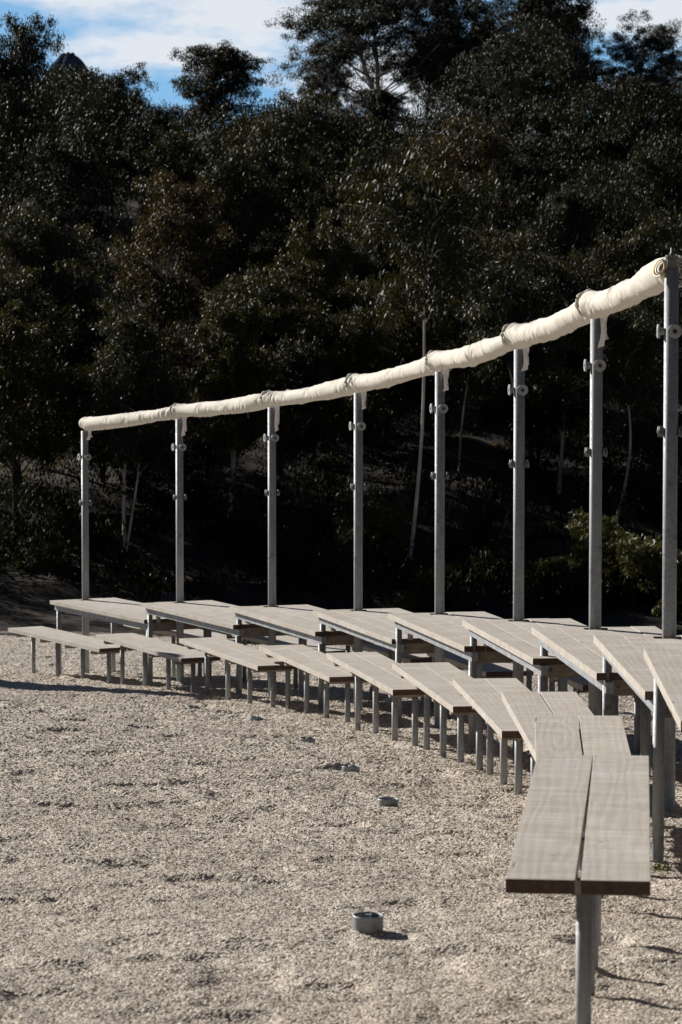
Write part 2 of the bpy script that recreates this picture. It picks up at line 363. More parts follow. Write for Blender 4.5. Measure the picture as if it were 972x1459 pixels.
def loose_gravel():
    """loose stones lying on the pad; thinned with distance"""
    rg = np.random.default_rng(21); n = 170000
    y = 7.2*np.exp(rg.random(n)**.9*math.log(44/7.2)); u = rg.uniform(-.15, .15, n); x = u*(y+8)
    z = terrain(x, y)
    sz = np.clip(.00034*y, .0032, .0062)*(.55+.9*rg.random(n)**1.6)
    cube = np.array([(-1, -1, -1), (1, -1, -1), (1, 1, -1), (-1, 1, -1), (-1, -1, 1), (1, -1, 1), (1, 1, 1), (-1, 1, 1)], float)*.62
    v = cube[None]*(1+.45*(rg.random((n, 8, 1))-.5)) + .35*(rg.random((n, 8, 3))-.5)
    v = v*np.stack([.8+.6*rg.random(n), .8+.6*rg.random(n), .55+.4*rg.random(n)], 1)[:, None]
    a = rg.uniform(0, 6.28, n); ca, sa = np.cos(a)[:, None], np.sin(a)[:, None]
    t = rg.normal(0, .4, n); ct, st = np.cos(t)[:, None], np.sin(t)[:, None]
    X, Y, Z = v[..., 0], v[..., 1], v[..., 2]
    Y, Z = Y*ct-Z*st, Y*st+Z*ct; X, Y = X*ca-Y*sa, X*sa+Y*ca
    P = np.stack([X, Y, Z], -1)*sz[:, None, None]
    # rest on the displaced sheet: same relief as the ground
    P += np.stack([x, y, z + relief(x, y) + sz*.35], -1)[:, None]
    f = np.array([(0, 3, 2, 1), (4, 5, 6, 7), (0, 1, 5, 4), (1, 2, 6, 5), (2, 3, 7, 6), (3, 0, 4, 7)])
    q = (f[None] + 8*np.arange(n)[:, None, None]).reshape(-1, 4)
    me = bpy.data.meshes.new('loose_gravel'); quads_into(me, P.reshape(-1, 3), q)
    m, nt, B = new_mat('gravel_stones'); geo = N(nt, 'ShaderNodeNewGeometry')
    r = ramp(nt, [(0, (.11, .095, .08)), (.08, (.28, .235, .195)), (.35, (.48, .42, .35)), (.7, (.58, .51, .435)), (.88, (.68, .63, .57)), (1, (.82, .80, .76))]); nt.links.new(geo.outputs['Random Per Island'], r.inputs[0])
    nt.links.new(r.outputs[0], B.inputs['Base Color']); B.inputs['Roughness'].default_value = .85; B.inputs['Specular IOR Level'].default_value = .25
    o = mesh_obj('loose_gravel', me, m); tag(o, 'pale tan loose gravel covering the open ground', 'gravel', None, 'stuff')
loose_gravel()

# ------------------------------------------------------------------ layout of the row (measured off the photo)
TL, TW, BL, BW = 2.466, .774, 2.394, .399
TABLES = [(-2.838, 30.713, -2.759, -.499), (-1.684, 28.573, -2.594, -.429), (-.685, 26.448, -2.438, -.342), (.129, 24.241, -2.266, -.262),
          (.746, 21.921, -2.074, -.200), (1.229, 19.607, -1.901, -.134), (1.569, 17.383, -1.735, -.073), (1.744, 15.025, -1.543, -.004), (1.751, 12.574, -1.354, .053)]
BENCHES = [(-3.432, 30.373, -3.035, -.509), (-2.298, 28.348, -2.900, -.424), (-1.320, 26.117, -2.710, -.340), (-.522, 24.290, -2.585, -.263), (.079, 21.752, -2.372, -.200),
           (.559, 19.628, -2.213, -.138), (.892, 17.378, -2.056, -.071), (1.056, 14.905, -1.836, -.011), (1.098, 12.931, -1.704, .066), (.910, 10.058, -1.467, .107)]
# photo pixels of each pole: base x, base y, ring y, clamp y, roll-centre y at the pole
POLES = [(122, 854.8, 651.2, 716.6), (256.5, 857.6, 637, 708.3), (387.8, 863.7, 623.7, 702), (510.5, 870.6, 607, 693.7),
         (626.3, 875.1, 581.9, 677.9), (738.8, 883.9, 555.5, 660.7), (847.9, 895.5, 520.6, 644), (953.5, 909.2, 472, 614.8)]
ORD = ['first', 'second', 'third', 'fourth', 'fifth', 'sixth', 'seventh', 'eighth', 'ninth', 'tenth']

def post(mb, x, y, z0, z1, w=.05, r=.008, mi=0):
    mb.prism([(x+w/2*math.cos(2*math.pi*i/28), y+w/2*math.sin(2*math.pi*i/28)) for i in range(28)], z0, z1, mi=mi, smooth=True)

def place(frame):
    """far-edge centre (x, y, z of the top) and yaw -> centre of the board"""
    x, y, z, a = frame; return x, y, z+ZO, a

# ---- tables: local X across, local Y along (far end +), origin on the ground under the centre
def table_label(k):
    if k == 8: return 'long weathered timber table cut off by the right edge, nearest of the row'
    if k == 7: return 'long weathered timber table around the foot of the tallest looking pole at the right edge'
    return f'long weathered timber table around the foot of the {ORD[k]} pole from the left'
def make_table(k, fr):
    x, y, z, a = place(fr)
    t = Vector((-math.sin(a), -math.cos(a), 0))
    c = Vector((x, y, 0)) + t*TL/2
    g = gz(c.x, c.y)
    root = empty('timber_table', (c.x, c.y, g), -a)
    tag(root, table_label(k), 'table', 'long timber tables along the curved row')
    H = z-g; th = .040; hl = TL/2; hw = TW/2
    top = MB(); n = 5; gap = .002; pw = (TW-gap*(n-1))/n
    rr = random.Random(40+k)
    for i in range(n):
        x0 = -hw + i*(pw+gap)
        dz = rr.uniform(-.004, .0); e0 = rr.uniform(-.006, .006)*(i > 0); e1 = rr.uniform(-.006, .006)*(i > 0)
        # the middle board is cut short around the pole
        if i == 2 and k < 8:
            top.box(x0, x0+pw, -hl+e0, hl-.175, H-th+dz, H+dz, .0011, 0, 1)
            top.box(x0, x0+pw, hl-.065, hl+e1, H-th+dz, H+dz, .0011, 0, 1)
        else:
            top.box(x0, x0+pw, -hl+e0, hl+e1, H-th+dz, H+dz, .0011, 0, 1)
    top.obj('tabletop', [WOOD, ENDG], root)
    for sx in (-1, 1):
        r = MB(); xr = sx*(hw-.065)
        r.box(xr-.022, xr+.022, -hl-.045, hl-.03, H-th-.066, H-th-.004, .003)
        r.obj('side_rail', GALV, root)
        for yy in (-hl+.03, hl-.10):
            gg = gz(c.x, c.y-yy*1.0) if False else None
            p = root.matrix_basis @ Vector((xr, yy, 0)) if False else None
            l = MB(); wx = c.x + xr*math.cos(a) + yy*math.sin(a); wy = c.y - xr*math.sin(a) + yy*math.cos(a)
            post(l, xr, yy, gz(wx, wy)-g-.20, H-th-.068, .05)
            l.obj('leg', GALV, root)
    for yy in (-hl+.085, -.15, hl-.22):
        b = MB(); b.box(-hw+.09, hw-.09, yy-.022, yy+.022, H-th-.092, H-th-.003)
        if yy < -1:                                   # bolt heads on the near bearer
            for bx in (-hw+.13, hw-.13):
                b.ring(.0015, .010, .012, Matrix.Translation((bx, yy-.024, H-th-.045)) @ Matrix.Rotation(math.pi/2, 4, 'X'), 8, 1)
        b.obj('cross_bearer', [BEAM, DARKSTEEL], root)
    if k > 0:                                         # short prop that holds the far end above the next table down
        s = MB(); post(s, -hw+.16, hl-.085, H-th-.165, H-th-.004, .045); s.obj('end_prop', GALV, root)
    return root
for k, fr in enumerate(TABLES): make_table(k, fr)

# ---- benches
def make_bench(fr, label, group, gapw=(.004, .006), z_shift=0.0, seed=0, ring=False):
    x, y, z, a = place(fr); z += z_shift
    t = Vector((-math.sin(a), -math.cos(a), 0)); c = Vector((x, y, 0)) + t*BL/2
    g = gz(c.x, c.y); root = empty('timber_bench', (c.x, c.y, g), -a)
    tag(root, label, 'bench', group)
    H = z-g; th = .040; hl = BL/2; hw = BW/2
    rr = random.Random(seed)
    seat = MB()
    for s in (-1, 1):
        e = rr.uniform(-.005, .005)
        zo = rr.uniform(-.003, 0)
        # two boards; the gap between them may taper
        gf, gn = gapw[0]/2, gapw[1]/2
        xo = (lambda q: s*hw)
        prof = lambda yy, gg: sorted([s*gg, s*hw])
        a0, a1 = prof(-hl, gn), prof(hl, gf)
        b = .0011
        def sec(p, yy): return [(p[0], yy, H-th+zo), (p[1], yy, H-th+zo), (p[1], yy, H-b+zo), (p[1]-b, yy, H+zo), (p[0]+b, yy, H+zo), (p[0], yy, H-b+zo)]
        vs = sec(a0, -hl+e) + sec(a1, hl+e)
        fs = [(i, 6+i, 6+(i+1) % 6, (i+1) % 6) for i in range(6)]
        seat.add(vs, fs, 0); b0 = len(seat.v)-12
        seat.f.append(tuple(b0+i for i in range(6))); seat.m.append(1); seat.sm.append(False)
        seat.f.append(tuple(b0+6+i for i in reversed(range(6)))); seat.m.append(1); seat.sm.append(False)
    seat.obj('seat', [WOOD_RING if ring else WOOD, ENDG], root)
    for q in range(4):
        yy = hl - (.20 + .655*q)
        l = MB(); wx = c.x + yy*math.sin(a); wy = c.y + yy*math.cos(a)
        post(l, .012, yy, gz(wx, wy)-g-.2, H-th-.044, .045); l.obj('leg', GALV, root)
        b = MB(); b.box(-hw+.025, hw-.025, yy-.03, yy+.03, H-th-.042, H-th-.002); b.obj('bearer', BEAM, root)
    return root
for k, fr in enumerate(BENCHES):
    if k == 9: lab, gp = 'nearest weathered bench at lower right with a widening crack between its two boards', (.003, .016)
    elif k == 8: lab, gp = 'weathered bench directly behind the nearest one, its far board with a dark gap', (.010, .006)
    elif k == 0: lab, gp = 'farthest bench at the left end of the front row, beside the first table', (.0015, .0015)
    elif k == 1: lab, gp = 'bench second from the left in the front row, its near half in dark shadow', (.0015, .0015)
    else: lab, gp = f'weathered grey bench {ORD[k]} from the left in the front row, before the tables', (.0015, .002) if k < 7 else (.008, .004)
    make_bench(fr, lab, 'benches on the inner side of the tables', gp, 0, 60+k, k == 8)
for k in range(7):                                    # the outer row, seen under the tables
    x, y, z, a = BENCHES[k]; tx, ty, tz, ta = TABLES[k]
    n = Vector((math.cos(ta), -math.sin(ta)))
    d = Vector((x, y)) - Vector((tx, ty)); along = d - n*d.dot(n)
    p = Vector((tx, ty)) + n*.68 + along
    make_bench((p.x, p.y, z, ta), f'bench on the far side of the {ORD[k]} table from the left, under its edge', 'benches on the outer side of the tables', (.003, .003), 0, 90+k)

# ---- poles
POLE_P = []
def z_from_px(x, y, py):
    best = px_at(486, py, y); c, s = math.cos(PITCH), math.sin(PITCH)
    return best.z
for k, (bx, by, ry, cy) in enumerate(POLES):
    tx, ty, tz, ta = TABLES[k]
    t = Vector((-math.sin(ta), -math.cos(ta)))
    Y = ty + t.y*.12
    X = px_at(bx, by, Y).x
    g = gz(X, Y); zr = z_from_px(X, Y, ry); zc = z_from_px(X, Y, cy)
    ztop = zr + .285; zroll = zr + .363
    if k == 7: ztop = z_from_px(X, Y, 384); zroll = z_from_px(X, Y, 381)
    POLE_P.append((X, Y, zroll, ta, ztop))
    root = empty('steel_pole', (X, Y, g), -ta)
    pos = 'at the right edge, with a threaded rod on top' if k == 7 else f'{ORD[k]} from the left, under the canvas roll'
    if k == 0: pos = 'farthest left, holding the free end of the canvas roll'
    tag(root, f'round galvanised steel pole {pos}', 'pole', 'poles carrying the rolled canvas')
    w = .076
    p = MB(); post(p, 0, 0, -.3, ztop-g, w); p.obj('post', GALV, root)
    hz = zr-g
    # washer-like pulley discs on the near face and on the left face
    r = MB()
    r.ring(.0135, .038, .013, Matrix.Translation((.012, -w/2-.022, hz)) @ Matrix.Rotation(math.pi/2, 4, 'X'))
    r.ring(.0132, .020, .018, Matrix.Translation((.012, -w/2-.008, hz)) @ Matrix.Rotation(math.pi/2, 4, 'X'))
    r.obj('pulley_disc', GALV, root)
    r = MB()
    r.ring(.0135, .038, .013, Matrix.Translation((-w/2-.030, .0, hz)) @ Matrix.Rotation(math.pi/2, 4, 'Y'))
    r.ring(.0132, .020, .028, Matrix.Translation((-w/2-.012, .0, hz)) @ Matrix.Rotation(math.pi/2, 4, 'Y'))
    r.obj('pulley_disc', GALV, root)
    for sx in (-1, 1):
        hb = zc-g; b = MB()
        Mx = Matrix.Translation((sx*(w/2+.007), -.006, hb)) @ Matrix.Rotation(math.pi/2, 4, 'Y')
        b.ring(.001, .026, .012, Mx, 6); b.ring(.001, .012, .034, Matrix.Translation((sx*(w/2+.017), -.006, hb)) @ Matrix.Rotation(math.pi/2, 4, 'Y'), 10)
        b.tube([(sx*(w/2+.016), -.03, hb-.03), (sx*(w/2+.026), -.034, hb), (sx*(w/2+.016), -.03, hb+.03)], .006, 6)
        b.tube([(sx*(w/2+.024), -.006, hb-.028), (sx*(w/2+.024), -.006, hb+.028)], .008, 6)
        b.obj('clamp_bolt', DARKSTEEL, root)
    if k == 7:
        b = MB(); hb = ztop-g
        b.tube([(0, 0, hb-.02), (0, 0, hb+.115)], .0065, 8); b.prism(rrect(.05, .05, .01, 3), hb+.001, hb+.055)
        b.ring(.008, .034, .018, Matrix.Translation((0, 0, hb+.066)), 18); b.ring(.004, .014, .014, Matrix.Translation((0, 0, hb+.083)), 6)
        b.obj('top_bolt', DARKSTEEL, root)

# ---- rolled canvas, one roll for each bay
def roll_axis(k):
    a = Vector(POLE_P[k][:3]); b = Vector(POLE_P[k+1][:3]); return a, b
def make_roll(k):
    a, b = roll_axis(k)
    d = (b-a); Lr = d.length; u = d.normalized()
    side = u.cross(Vector((0, 0, 1))).normalized(); up = side.cross(u)
    # far end wraps over the right-hand side of its pole, near end stops left of the next pole
    root = empty('rolled_canvas', tuple(a))
    lab = (f'cream canvas roll tied between the {ORD[k]} and {ORD[k+1]} poles from the left')
    if k == 0: lab = 'cream canvas roll at the far left end, overhanging the first pole'
    if k == 6: lab = 'thick cream canvas roll nearest the camera, ending beside the pole at the right edge'
    tag(root, lab, 'canvas', 'rolled canvas lengths along the pole tops')
    rg = np.random.default_rng(200+k)
    ns, nr = 380, 72
    s0 = -.02 if k == 0 else .02
    s1 = Lr - .035
    R0 = .070 + (.007 if k >= 5 else 0)
    S = np.linspace(s0, s1, ns); A = np.linspace(0, 2*np.pi, nr, endpoint=False)
    SS, AA = np.meshgrid(S, A, indexing='ij')
    ph = rg.random(6)*10
    v = (SS-s0)/(s1-s0)
    r = R0*(1 + .06*np.sin(SS*2.3+ph[0]) + .03*np.sin(SS*5.1+ph[1]))
    # spiral drag folds, pinches at the ties, soft lumps
    r = r*(1 + .040*np.sin(2*AA + SS*7 + ph[2] + 2*np.sin(SS*3.1+ph[3]))*(.4+.6*np.sin(SS*2.2+ph[4])**2))
    w1 = vnoise(SS*14 + AA*1.6, AA*2.2*0 + 7*np.cos(AA) + 3*SS, 31+k)-.5
    w2 = vnoise(SS*34 + 1.5*np.sin(AA), 3*np.cos(AA)+3*np.sin(AA), 51+k)-.5
    w3 = vnoise(SS*15 + 3.2*np.cos(AA+.6), 1.3*np.sin(AA)+SS*.8, 71+k)-.5
    n3 = vnoise(SS*2.6 + .8*np.cos(AA) + 3*k, .8*np.sin(AA) + 1.7*k, 171+k)
    r = r + .014*(n3-.5)
    for q in range(64):                               # slanting creases, thicker round the ties
        c_s = rg.random() if q % 3 else rg.choice([.04, .5, .93]) + rg.normal(0, .035)
        c_s = s0 + (s1-s0)*min(max(c_s, .01), .99); c_a = rg.random()*2*np.pi; sl = rg.normal(0, .55); ln_ = rg.uniform(.45, 1.3); wd = rg.uniform(.012, .028); dp = rg.uniform(.003, .0095)
        dA = (AA-c_a+np.pi) % (2*np.pi)-np.pi
        x_ = (SS-c_s-sl*dA*R0 - .010*np.sin(dA*2+q))/wd
        r = r + dp*(-np.exp(-x_*x_) + .75*np.exp(-(x_-1.7)**2*.8))*np.exp(-(dA/ln_)**2)
    for tpos in ([.05, .5, .93] if k != 6 else [.06, .36, .68]):
        pin = np.exp(-((v-tpos)/.016)**2); r = r*(1-.05*pin) + .0025*pin*np.sin(5*AA+ph[5])
    endp = np.clip((v-.0)/.02, 0, 1); r = r*(.82+.18*np.sqrt(endp))
    r = r*(1 - .10*np.clip((v-.96)/.04, 0, 1)**2)
    sag = -.020*np.sin(np.pi*v)
    # the far end rises over the pole and leans to the right, the near end hangs to the left
    lend = .016 if k in (4, 5) else .058
    lat = .062*(1-np.clip(v/.22, 0, 1))**2 - lend*np.clip((v-.80)/.20, 0, 1)**2
    if k == 0: lat = lat*0 - .055*np.clip((v-.86)/.14, 0, 1)**2
    lift = -.012*np.clip((v-.88)/.12, 0, 1)**2 + .010*(1-np.clip(v/.1, 0, 1))
    belly = 1 + .14*np.exp(-((v-.06)/.05)**2)*(np.sin(AA) < 0)
    cx = a.x + u.x*SS + side.x*lat; cy = a.y + u.y*SS + side.y*lat; cz = a.z + u.z*SS + sag + lift
    ca, sa = np.cos(AA)*r, np.sin(AA)*r*belly
    P = np.stack([cx + side.x*ca + up.x*sa, cy + side.y*ca + up.y*sa, cz + side.z*ca + up.z*sa], -1)
    loc = P - np.array(a)
    me = bpy.data.meshes.new('canvas_sleeve')
    idx = np.arange(ns*nr).reshape(ns, nr); i2 = np.roll(idx, -1, 1)
    q = np.stack([idx[:-1], i2[:-1], i2[1:], idx[1:]], -1).reshape(-1, 4)
    # close the far end with a puckered cap
    cen = loc[0].mean(0); co = np.vstack([loc.reshape(-1, 3), cen[None]]); ci = ns*nr
    capq = np.array([[idx[0, j], ci, idx[0, (j+2) % nr], idx[0, (j+1) % nr]] for j in range(0, nr, 2)])
    quads_into(me, co, np.vstack([q[:, ::-1], capq]), True)
    mesh_obj('canvas_sleeve', me, CANVAS, root)
    # spiral of cloth at the near end
    cc = Vector(loc[-1].mean(0)); Rn = float(np.mean(np.linalg.norm(loc[-1]-np.array(cc), axis=1)))
    sp = MB(); turns = 3.3; m = 70; th = .0048
    prev = []
    for i in range(m+1):
        f = i/m; ang = f*turns*2*math.pi + ph[0]; rad = Rn*(.16+.80*f)
        for rr_, off in ((rad-th, .012), (rad+th, .012), (rad+th, -.08), (rad-th, -.08)):
            p = cc + side*(math.cos(ang)*rr_) + up*(math.sin(ang)*rr_*(.96)) + u*(off - .006*math.sin(ang*1.7))
            prev.append(p)
    fs = []
    for i in range(m):
        for j in range(4):
            fs.append((i*4+j, i*4+(j+1) % 4, i*4+4+(j+1) % 4, i*4+4+j))
    fs += [(0, 1, 2, 3), (m*4, m*4+1, m*4+2, m*4+3)]
    sp.add(prev, fs, 0, True)
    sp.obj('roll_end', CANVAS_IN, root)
    # folded collar where the sleeve begins over the pole
    if k > 0:
        cl = MB(); pts = []
        c0 = Vector(loc[4].mean(0)); r0 = float(np.mean(np.linalg.norm(loc[4]-np.array(c0), axis=1)))
        for j in range(33):
            an = j/32*2*math.pi
            pts.append(c0 + side*(math.cos(an)*r0*1.05) + up*(math.sin(an)*r0*1.05) + u*(.012*math.sin(an*2+ph[1])))
        cl.tube(pts, [.011+.005*math.sin(j*1.3+ph[2]) for j in range(33)], 8); cl.obj('tie_cord', CANVAS, root)
    # white tape tails hanging on the right-hand side of the pole, under the roll
    rs = random.Random(300+k)
    st = MB()
    Lt = rs.uniform(.17, .26) if k else .13
    ta_ = POLE_P[k][3]; n = Vector((math.cos(ta_), -math.sin(ta_), 0)); tt = Vector((-math.sin(ta_), -math.cos(ta_), 0))
    base = n*.030 + tt*.046 + Vector((0, 0, -.050))
    for q in range(2):
        m = 14; vs = []
        wd = .036 if q == 0 else .028
        LL = Lt*(1 if q == 0 else .78)
        for i in range(m+1):
            f = i/m
            p = base + Vector((0, 0, -LL*f)) + tt*(.004+.008*q+.012*math.sin(f*4+q*2)) + n*(.010*f*math.sin(f*5+q*3+k) + q*.012)
            ww = wd*(1 + (.35*max(0, f-.8)/.2))
            tw = .5*math.sin(f*2.2+k+q)
            e = n*math.cos(tw) + tt*math.sin(tw)*.6
            nn = Vector((e.y, -e.x, 0))
            z_tip = Vector((0, 0, .018 if i == m else 0))
            vs += [p - e*ww/2, p + e*ww/2 + z_tip, p + e*ww/2 + nn*.0022 + z_tip, p - e*ww/2 + nn*.0022]
        fs = []
        for i in range(m):
            for j in range(4): fs.append((i*4+j, i*4+(j+1) % 4, i*4+4+(j+1) % 4, i*4+4+j))
        fs += [(0, 1, 2, 3), (m*4, m*4+1, m*4+2, m*4+3)]
        st.add(vs, fs, 0, True)
    st.obj('tie_tape', STRAP, root)
    if k == 6:                                        # loose end at the last pole: flap behind the bolt and a yellow-lined webbing loop
        X, Y, zr, ta_, zt = POLE_P[7]
        n = Vector((math.cos(ta_), -math.sin(ta_), 0)); tt = Vector((-math.sin(ta_), -math.cos(ta_), 0))
        pc = Vector((X, Y, zt)) - a
        fl = MB(); m = 26; rows = 8; vs = []
        for j in range(rows+1):
            g_ = j/rows
            for i in range(m+1):
                an = math.pi*(1.12 - 1.42*i/m); rd = .078 + .007*math.sin(i*.9+j*.6)
                vs.append(pc + n*(math.cos(an)*rd*(1-.12*g_)+.004) + Vector((0, 0, math.sin(an)*rd*1.02-.012)) + tt*(-.16 + .145*g_ + .008*math.sin(i*.7)))
        fs = [(j*(m+1)+i, j*(m+1)+i+1, (j+1)*(m+1)+i+1, (j+1)*(m+1)+i) for j in range(rows) for i in range(m)]
        fl.add(vs, fs, 0, True); o = fl.obj('canvas_flap', CANVAS, root)
        md = o.modifiers.new('thickness', 'SOLIDIFY'); md.thickness = .005
        yl = MB(); yc = pc - n*.062 + tt*.030 + Vector((0, 0, .012))
        for mi, (rx, rz, dep, ox) in enumerate(((.030, .042, .030, -.004), (.022, .033, .034, .002))):
            vs = []; mm = 30
            for i in range(mm):
                an = 2*math.pi*i/mm; sq = 1 - .25*max(0, math.cos(an-.6))**3
                for (s_, dd) in ((1, -dep), (1, dep*.4), (.86, dep*.4), (.86, -dep)):
                    vs.append(yc + n*(math.cos(an)*rx*s_*sq+ox + .35*math.sin(an)*rz*s_) + Vector((0, 0, math.sin(an)*rz*s_)) + tt*dd)
            fs = []
            for i in range(mm):
                i2_ = (i+1) % mm
                for j in range(4): fs.append((i*4+j, i*4+(j+1) % 4, i2_*4+(j+1) % 4, i2_*4+j))
            yl.add(vs, fs, mi, True)
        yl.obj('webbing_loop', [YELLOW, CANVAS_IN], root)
    return root
for k in range(7): make_roll(k)

# ---- pipe sockets set in the gravel
def ground_hit(px, py):
    lo, hi = 4., 60.
    for _ in range(60):
        m = (lo+hi)/2; p = px_at(px, py, m)
        if p.z > gz(p.x, p.y): lo = m
        else: hi = m
    return px_at(px, py, lo)
SOCK = [((276, 1010), .012, 'tiny pipe socket nearly buried in the gravel, farthest of the sockets'),
        ((365, 1027), .016, 'low pipe socket in the gravel below the fourth front bench from the left'),
        ((438, 1057), .020, 'low steel pipe socket in the gravel, third of the line counted from the farthest'),
        ((500, 1098), .026, 'short steel pipe socket in the gravel, third of the line counted from the camera'),
        ((553, 1150), .032, 'short steel pipe socket with a raised bolt tab, second nearest to the camera'),
        ((524, 1327), .055, 'open steel pipe socket standing clear of the gravel, nearest of them all')]
for i, ((px, py), h, lab) in enumerate(SOCK):
    p = ground_hit(px, py); p.y += .05
    root = empty('pipe_socket', (p.x, p.y, gz(p.x, p.y)+max(.006+float(relief(np.array([p.x+q]), np.array([p.y-.07]))[0]) for q in (-.05, 0., .05))), random.Random(i+3).uniform(-.6, .6))
    root.rotation_euler = (random.Random(i).uniform(-.03, .03), .03, root.rotation_euler.z)
    tag(root, lab, 'pipe socket', 'pipe sockets set in the gravel')
    c = MB(); seg = 40; R = .056; vs = []
    for (r, z) in ((R, -.12), (R, h-.003), (R-.002, h), (R-.004, h), (R-.006, h-.003), (R-.006, -.05)):
        vs += [(r*math.cos(2*math.pi*j/seg), r*math.sin(2*math.pi*j/seg), z) for j in range(seg)]
    fs = [(q*seg+j, q*seg+(j+1) % seg, (q+1)*seg+(j+1) % seg, (q+1)*seg+j) for q in range(5) for j in range(seg)]
    fs.append(tuple(5*seg+j for j in range(seg)))
    c.add(vs, fs, 0, False); c.obj('collar', GALV, root)
    b = MB(); hb = h+.012 if i == 4 else h+.002
    b.box(-.012, .012, -.006, .006, -.04, hb, .002); b.box(.008, .045, -.004, .004, -.04, hb-.012, .001)
    b.box(-.004, .004, .010, .044, -.04, h-.002, .001)
    b.obj('locking_bolt', GALV, root)

# ---- grey block behind the tables
def trunc_block():
    p = px_at(250, 866, 49.0); g = gz(p.x, 49.0)
    h = px_at(241, 844.5, 49.0).z - g
    root = MB(); w0, w1 = .26, .205; d = .22
    vs = [(-w0, -d, -.15), (w0, -d, -.15), (w0, d, -.15), (-w0, d, -.15), (-w1, -d*.8, h-.03), (w1, -d*.8, h-.03), (w1, d*.8, h-.03), (-w1, d*.8, h-.03),
          (-w1+.02, -d*.8+.02, h), (w1-.02, -d*.8+.02, h), (w1-.02, d*.8-.02, h), (-w1+.02, d*.8-.02, h)]
    fs = [(0, 1, 5, 4), (1, 2, 6, 5), (2, 3, 7, 6), (3, 0, 4, 7), (4, 5, 9, 8), (5, 6, 10, 9), (6, 7, 11, 10), (7, 4, 8, 11), (8, 9, 10, 11), (3, 2, 1, 0)]
    root.add(vs, fs); o = root.obj('concrete_block', STONE); o.location = (p.x-.03, 49.0, g)
    tag(o, 'dark grey tapered concrete block standing behind the second pole', 'block')
trunc_block()

# ------------------------------------------------------------------ trees
def leaf_quads(cen, rad, n, rg, ll=.118, lw=.029, hang=.75, flat=.8):
    """n narrow four-cornered leaves around every centre"""
    m = len(cen)
    c = np.repeat(cen, n, 0); r = np.repeat(rad, n)
    d = rg.normal(size=(m*n, 3)); d /= np.linalg.norm(d, axis=1)[:, None]
    p = c + d*(r*rg.random(m*n)**.5)[:, None]*np.array([1, 1, flat])
    ax = rg.normal(size=(m*n, 3))*.55 + np.array([0, 0, -hang*1.4]); ax /= np.linalg.norm(ax, axis=1)[:, None]
    sd = np.cross(ax, rg.normal(size=(m*n, 3))); sd /= np.linalg.norm(sd, axis=1)[:, None]
    nm = np.cross(ax, sd)
    L = (ll*(.6+.8*rg.random(m*n)))[:, None]; w = (lw*(.7+.6*rg.random(m*n)))[:, None]
    v = np.stack([p, p+ax*L*.42+sd*w*.5+nm*w*.15, p+ax*L+nm*w*.5, p+ax*L*.42-sd*w*.5+nm*w*.15], 1).reshape(-1, 3)
    q = np.arange(len(v)).reshape(-1, 4)
    return v, q

def make_tree_meshes(seed, h, spread, crown0, stems=1, nl=81, style='round', trunk_r=.07, lean=.0, clus=.33):
    """trunk + limbs (tubes) and a crown of leaf clumps at the twig ends; real-size meshes"""
    rg = np.random.default_rng(seed); rr = random.Random(seed)
    tb = MB(); cen = []; rad = []
    for s in range(stems):
        a0 = rr.uniform(0, 6.28); top = Vector((math.cos(a0)*spread*.35*(stems > 1)+lean, math.sin(a0)*spread*.35*(stems > 1), h*(.94 if s == 0 else rr.uniform(.7, .9))))
        pts = []; n = 12
        for i in range(n+1):
            f = i/n; wob = .10*h*(.42 if style == 'round' and stems == 1 else .12)
            pts.append(Vector((top.x*f**1.3 + wob*math.sin(f*5+s*2+seed), top.y*f**1.3 + wob*math.cos(f*4+seed*1.7+s), -.3*(1-f)+top.z*f)))
        tr = trunk_r*(1 if s == 0 else .7)
        tb.tube(pts, [tr*(1-.85*i/n)+.006 for i in range(n+1)], 8)
        nb = int(13*(h/6))
        for b in range(nb):
            f = crown0 + (1-crown0)*(b+rr.random()*.6)/nb
            i = min(int(f*n), n-1); p0 = pts[i].lerp(pts[i+1], f*n-i)
            az = b*2.4 + rr.uniform(-.5, .5); g = (f-crown0)/(1-crown0)
            if style == 'round': ln = spread*(math.sin(math.pi*min(1, .18+.78*g))**.7)*rr.uniform(.7, 1.1); rise = .55+.5*g
            elif style == 'gum': ln = spread*(1.05-.55*g)*rr.uniform(.75, 1.1); rise = .75
            elif style == 'oval': ln = spread*(1-.75*g)**.6*rr.uniform(.7, 1.1); rise = .8
            else: ln = spread*(1-.5*g)*rr.uniform(.7, 1.1); rise = .5+.6*g
            dv = Vector((math.cos(az), math.sin(az), rise)).normalized()
            bp = [p0]; m = 5
            for j in range(1, m+1):
                dv = (dv + Vector((rr.uniform(-.22, .22), rr.uniform(-.22, .22), rr.uniform(-.12, .18)))).normalized()
                bp.append(bp[-1] + dv*ln/m)
            br = max(.010, tr*.42*(1-.6*f)); tb.tube(bp, [br*(1-.75*j/m)+.004 for j in range(m+1)], 5)
            for j in range(2 if style != 'gum' else 3, m+1):
                for t_ in range(3 if j < m else 4):
                    dv2 = Vector((rr.uniform(-1, 1), rr.uniform(-1, 1), rr.uniform(-.35, .8))).normalized()
                    l2 = rr.uniform(.25, .65)*min(1, .45+ln/2.2)*(spread/1.7)**.5
                    e = bp[j] + dv2*l2
                    if t_ < 2: tb.tube([bp[j], bp[j].lerp(e, .5)+Vector((0, 0, .04)), e], [.009, .006, .003], 4)
                    cen.append(e); rad.append(rr.uniform(.6, 1.25)*clus)
                    if rr.random() < .5:
                        e2 = e + Vector((rr.gauss(0, .3), rr.gauss(0, .3), rr.gauss(0, .2))); cen.append(e2); rad.append(rr.uniform(.5, 1.0)*clus)
    v, q = leaf_quads(np.array([tuple(c) for c in cen]), np.array(rad), nl, rg)
    cr = bpy.data.meshes.new('crown'); quads_into(cr, v, q)
    return tb.mesh('trunk'), cr
VARI = {}
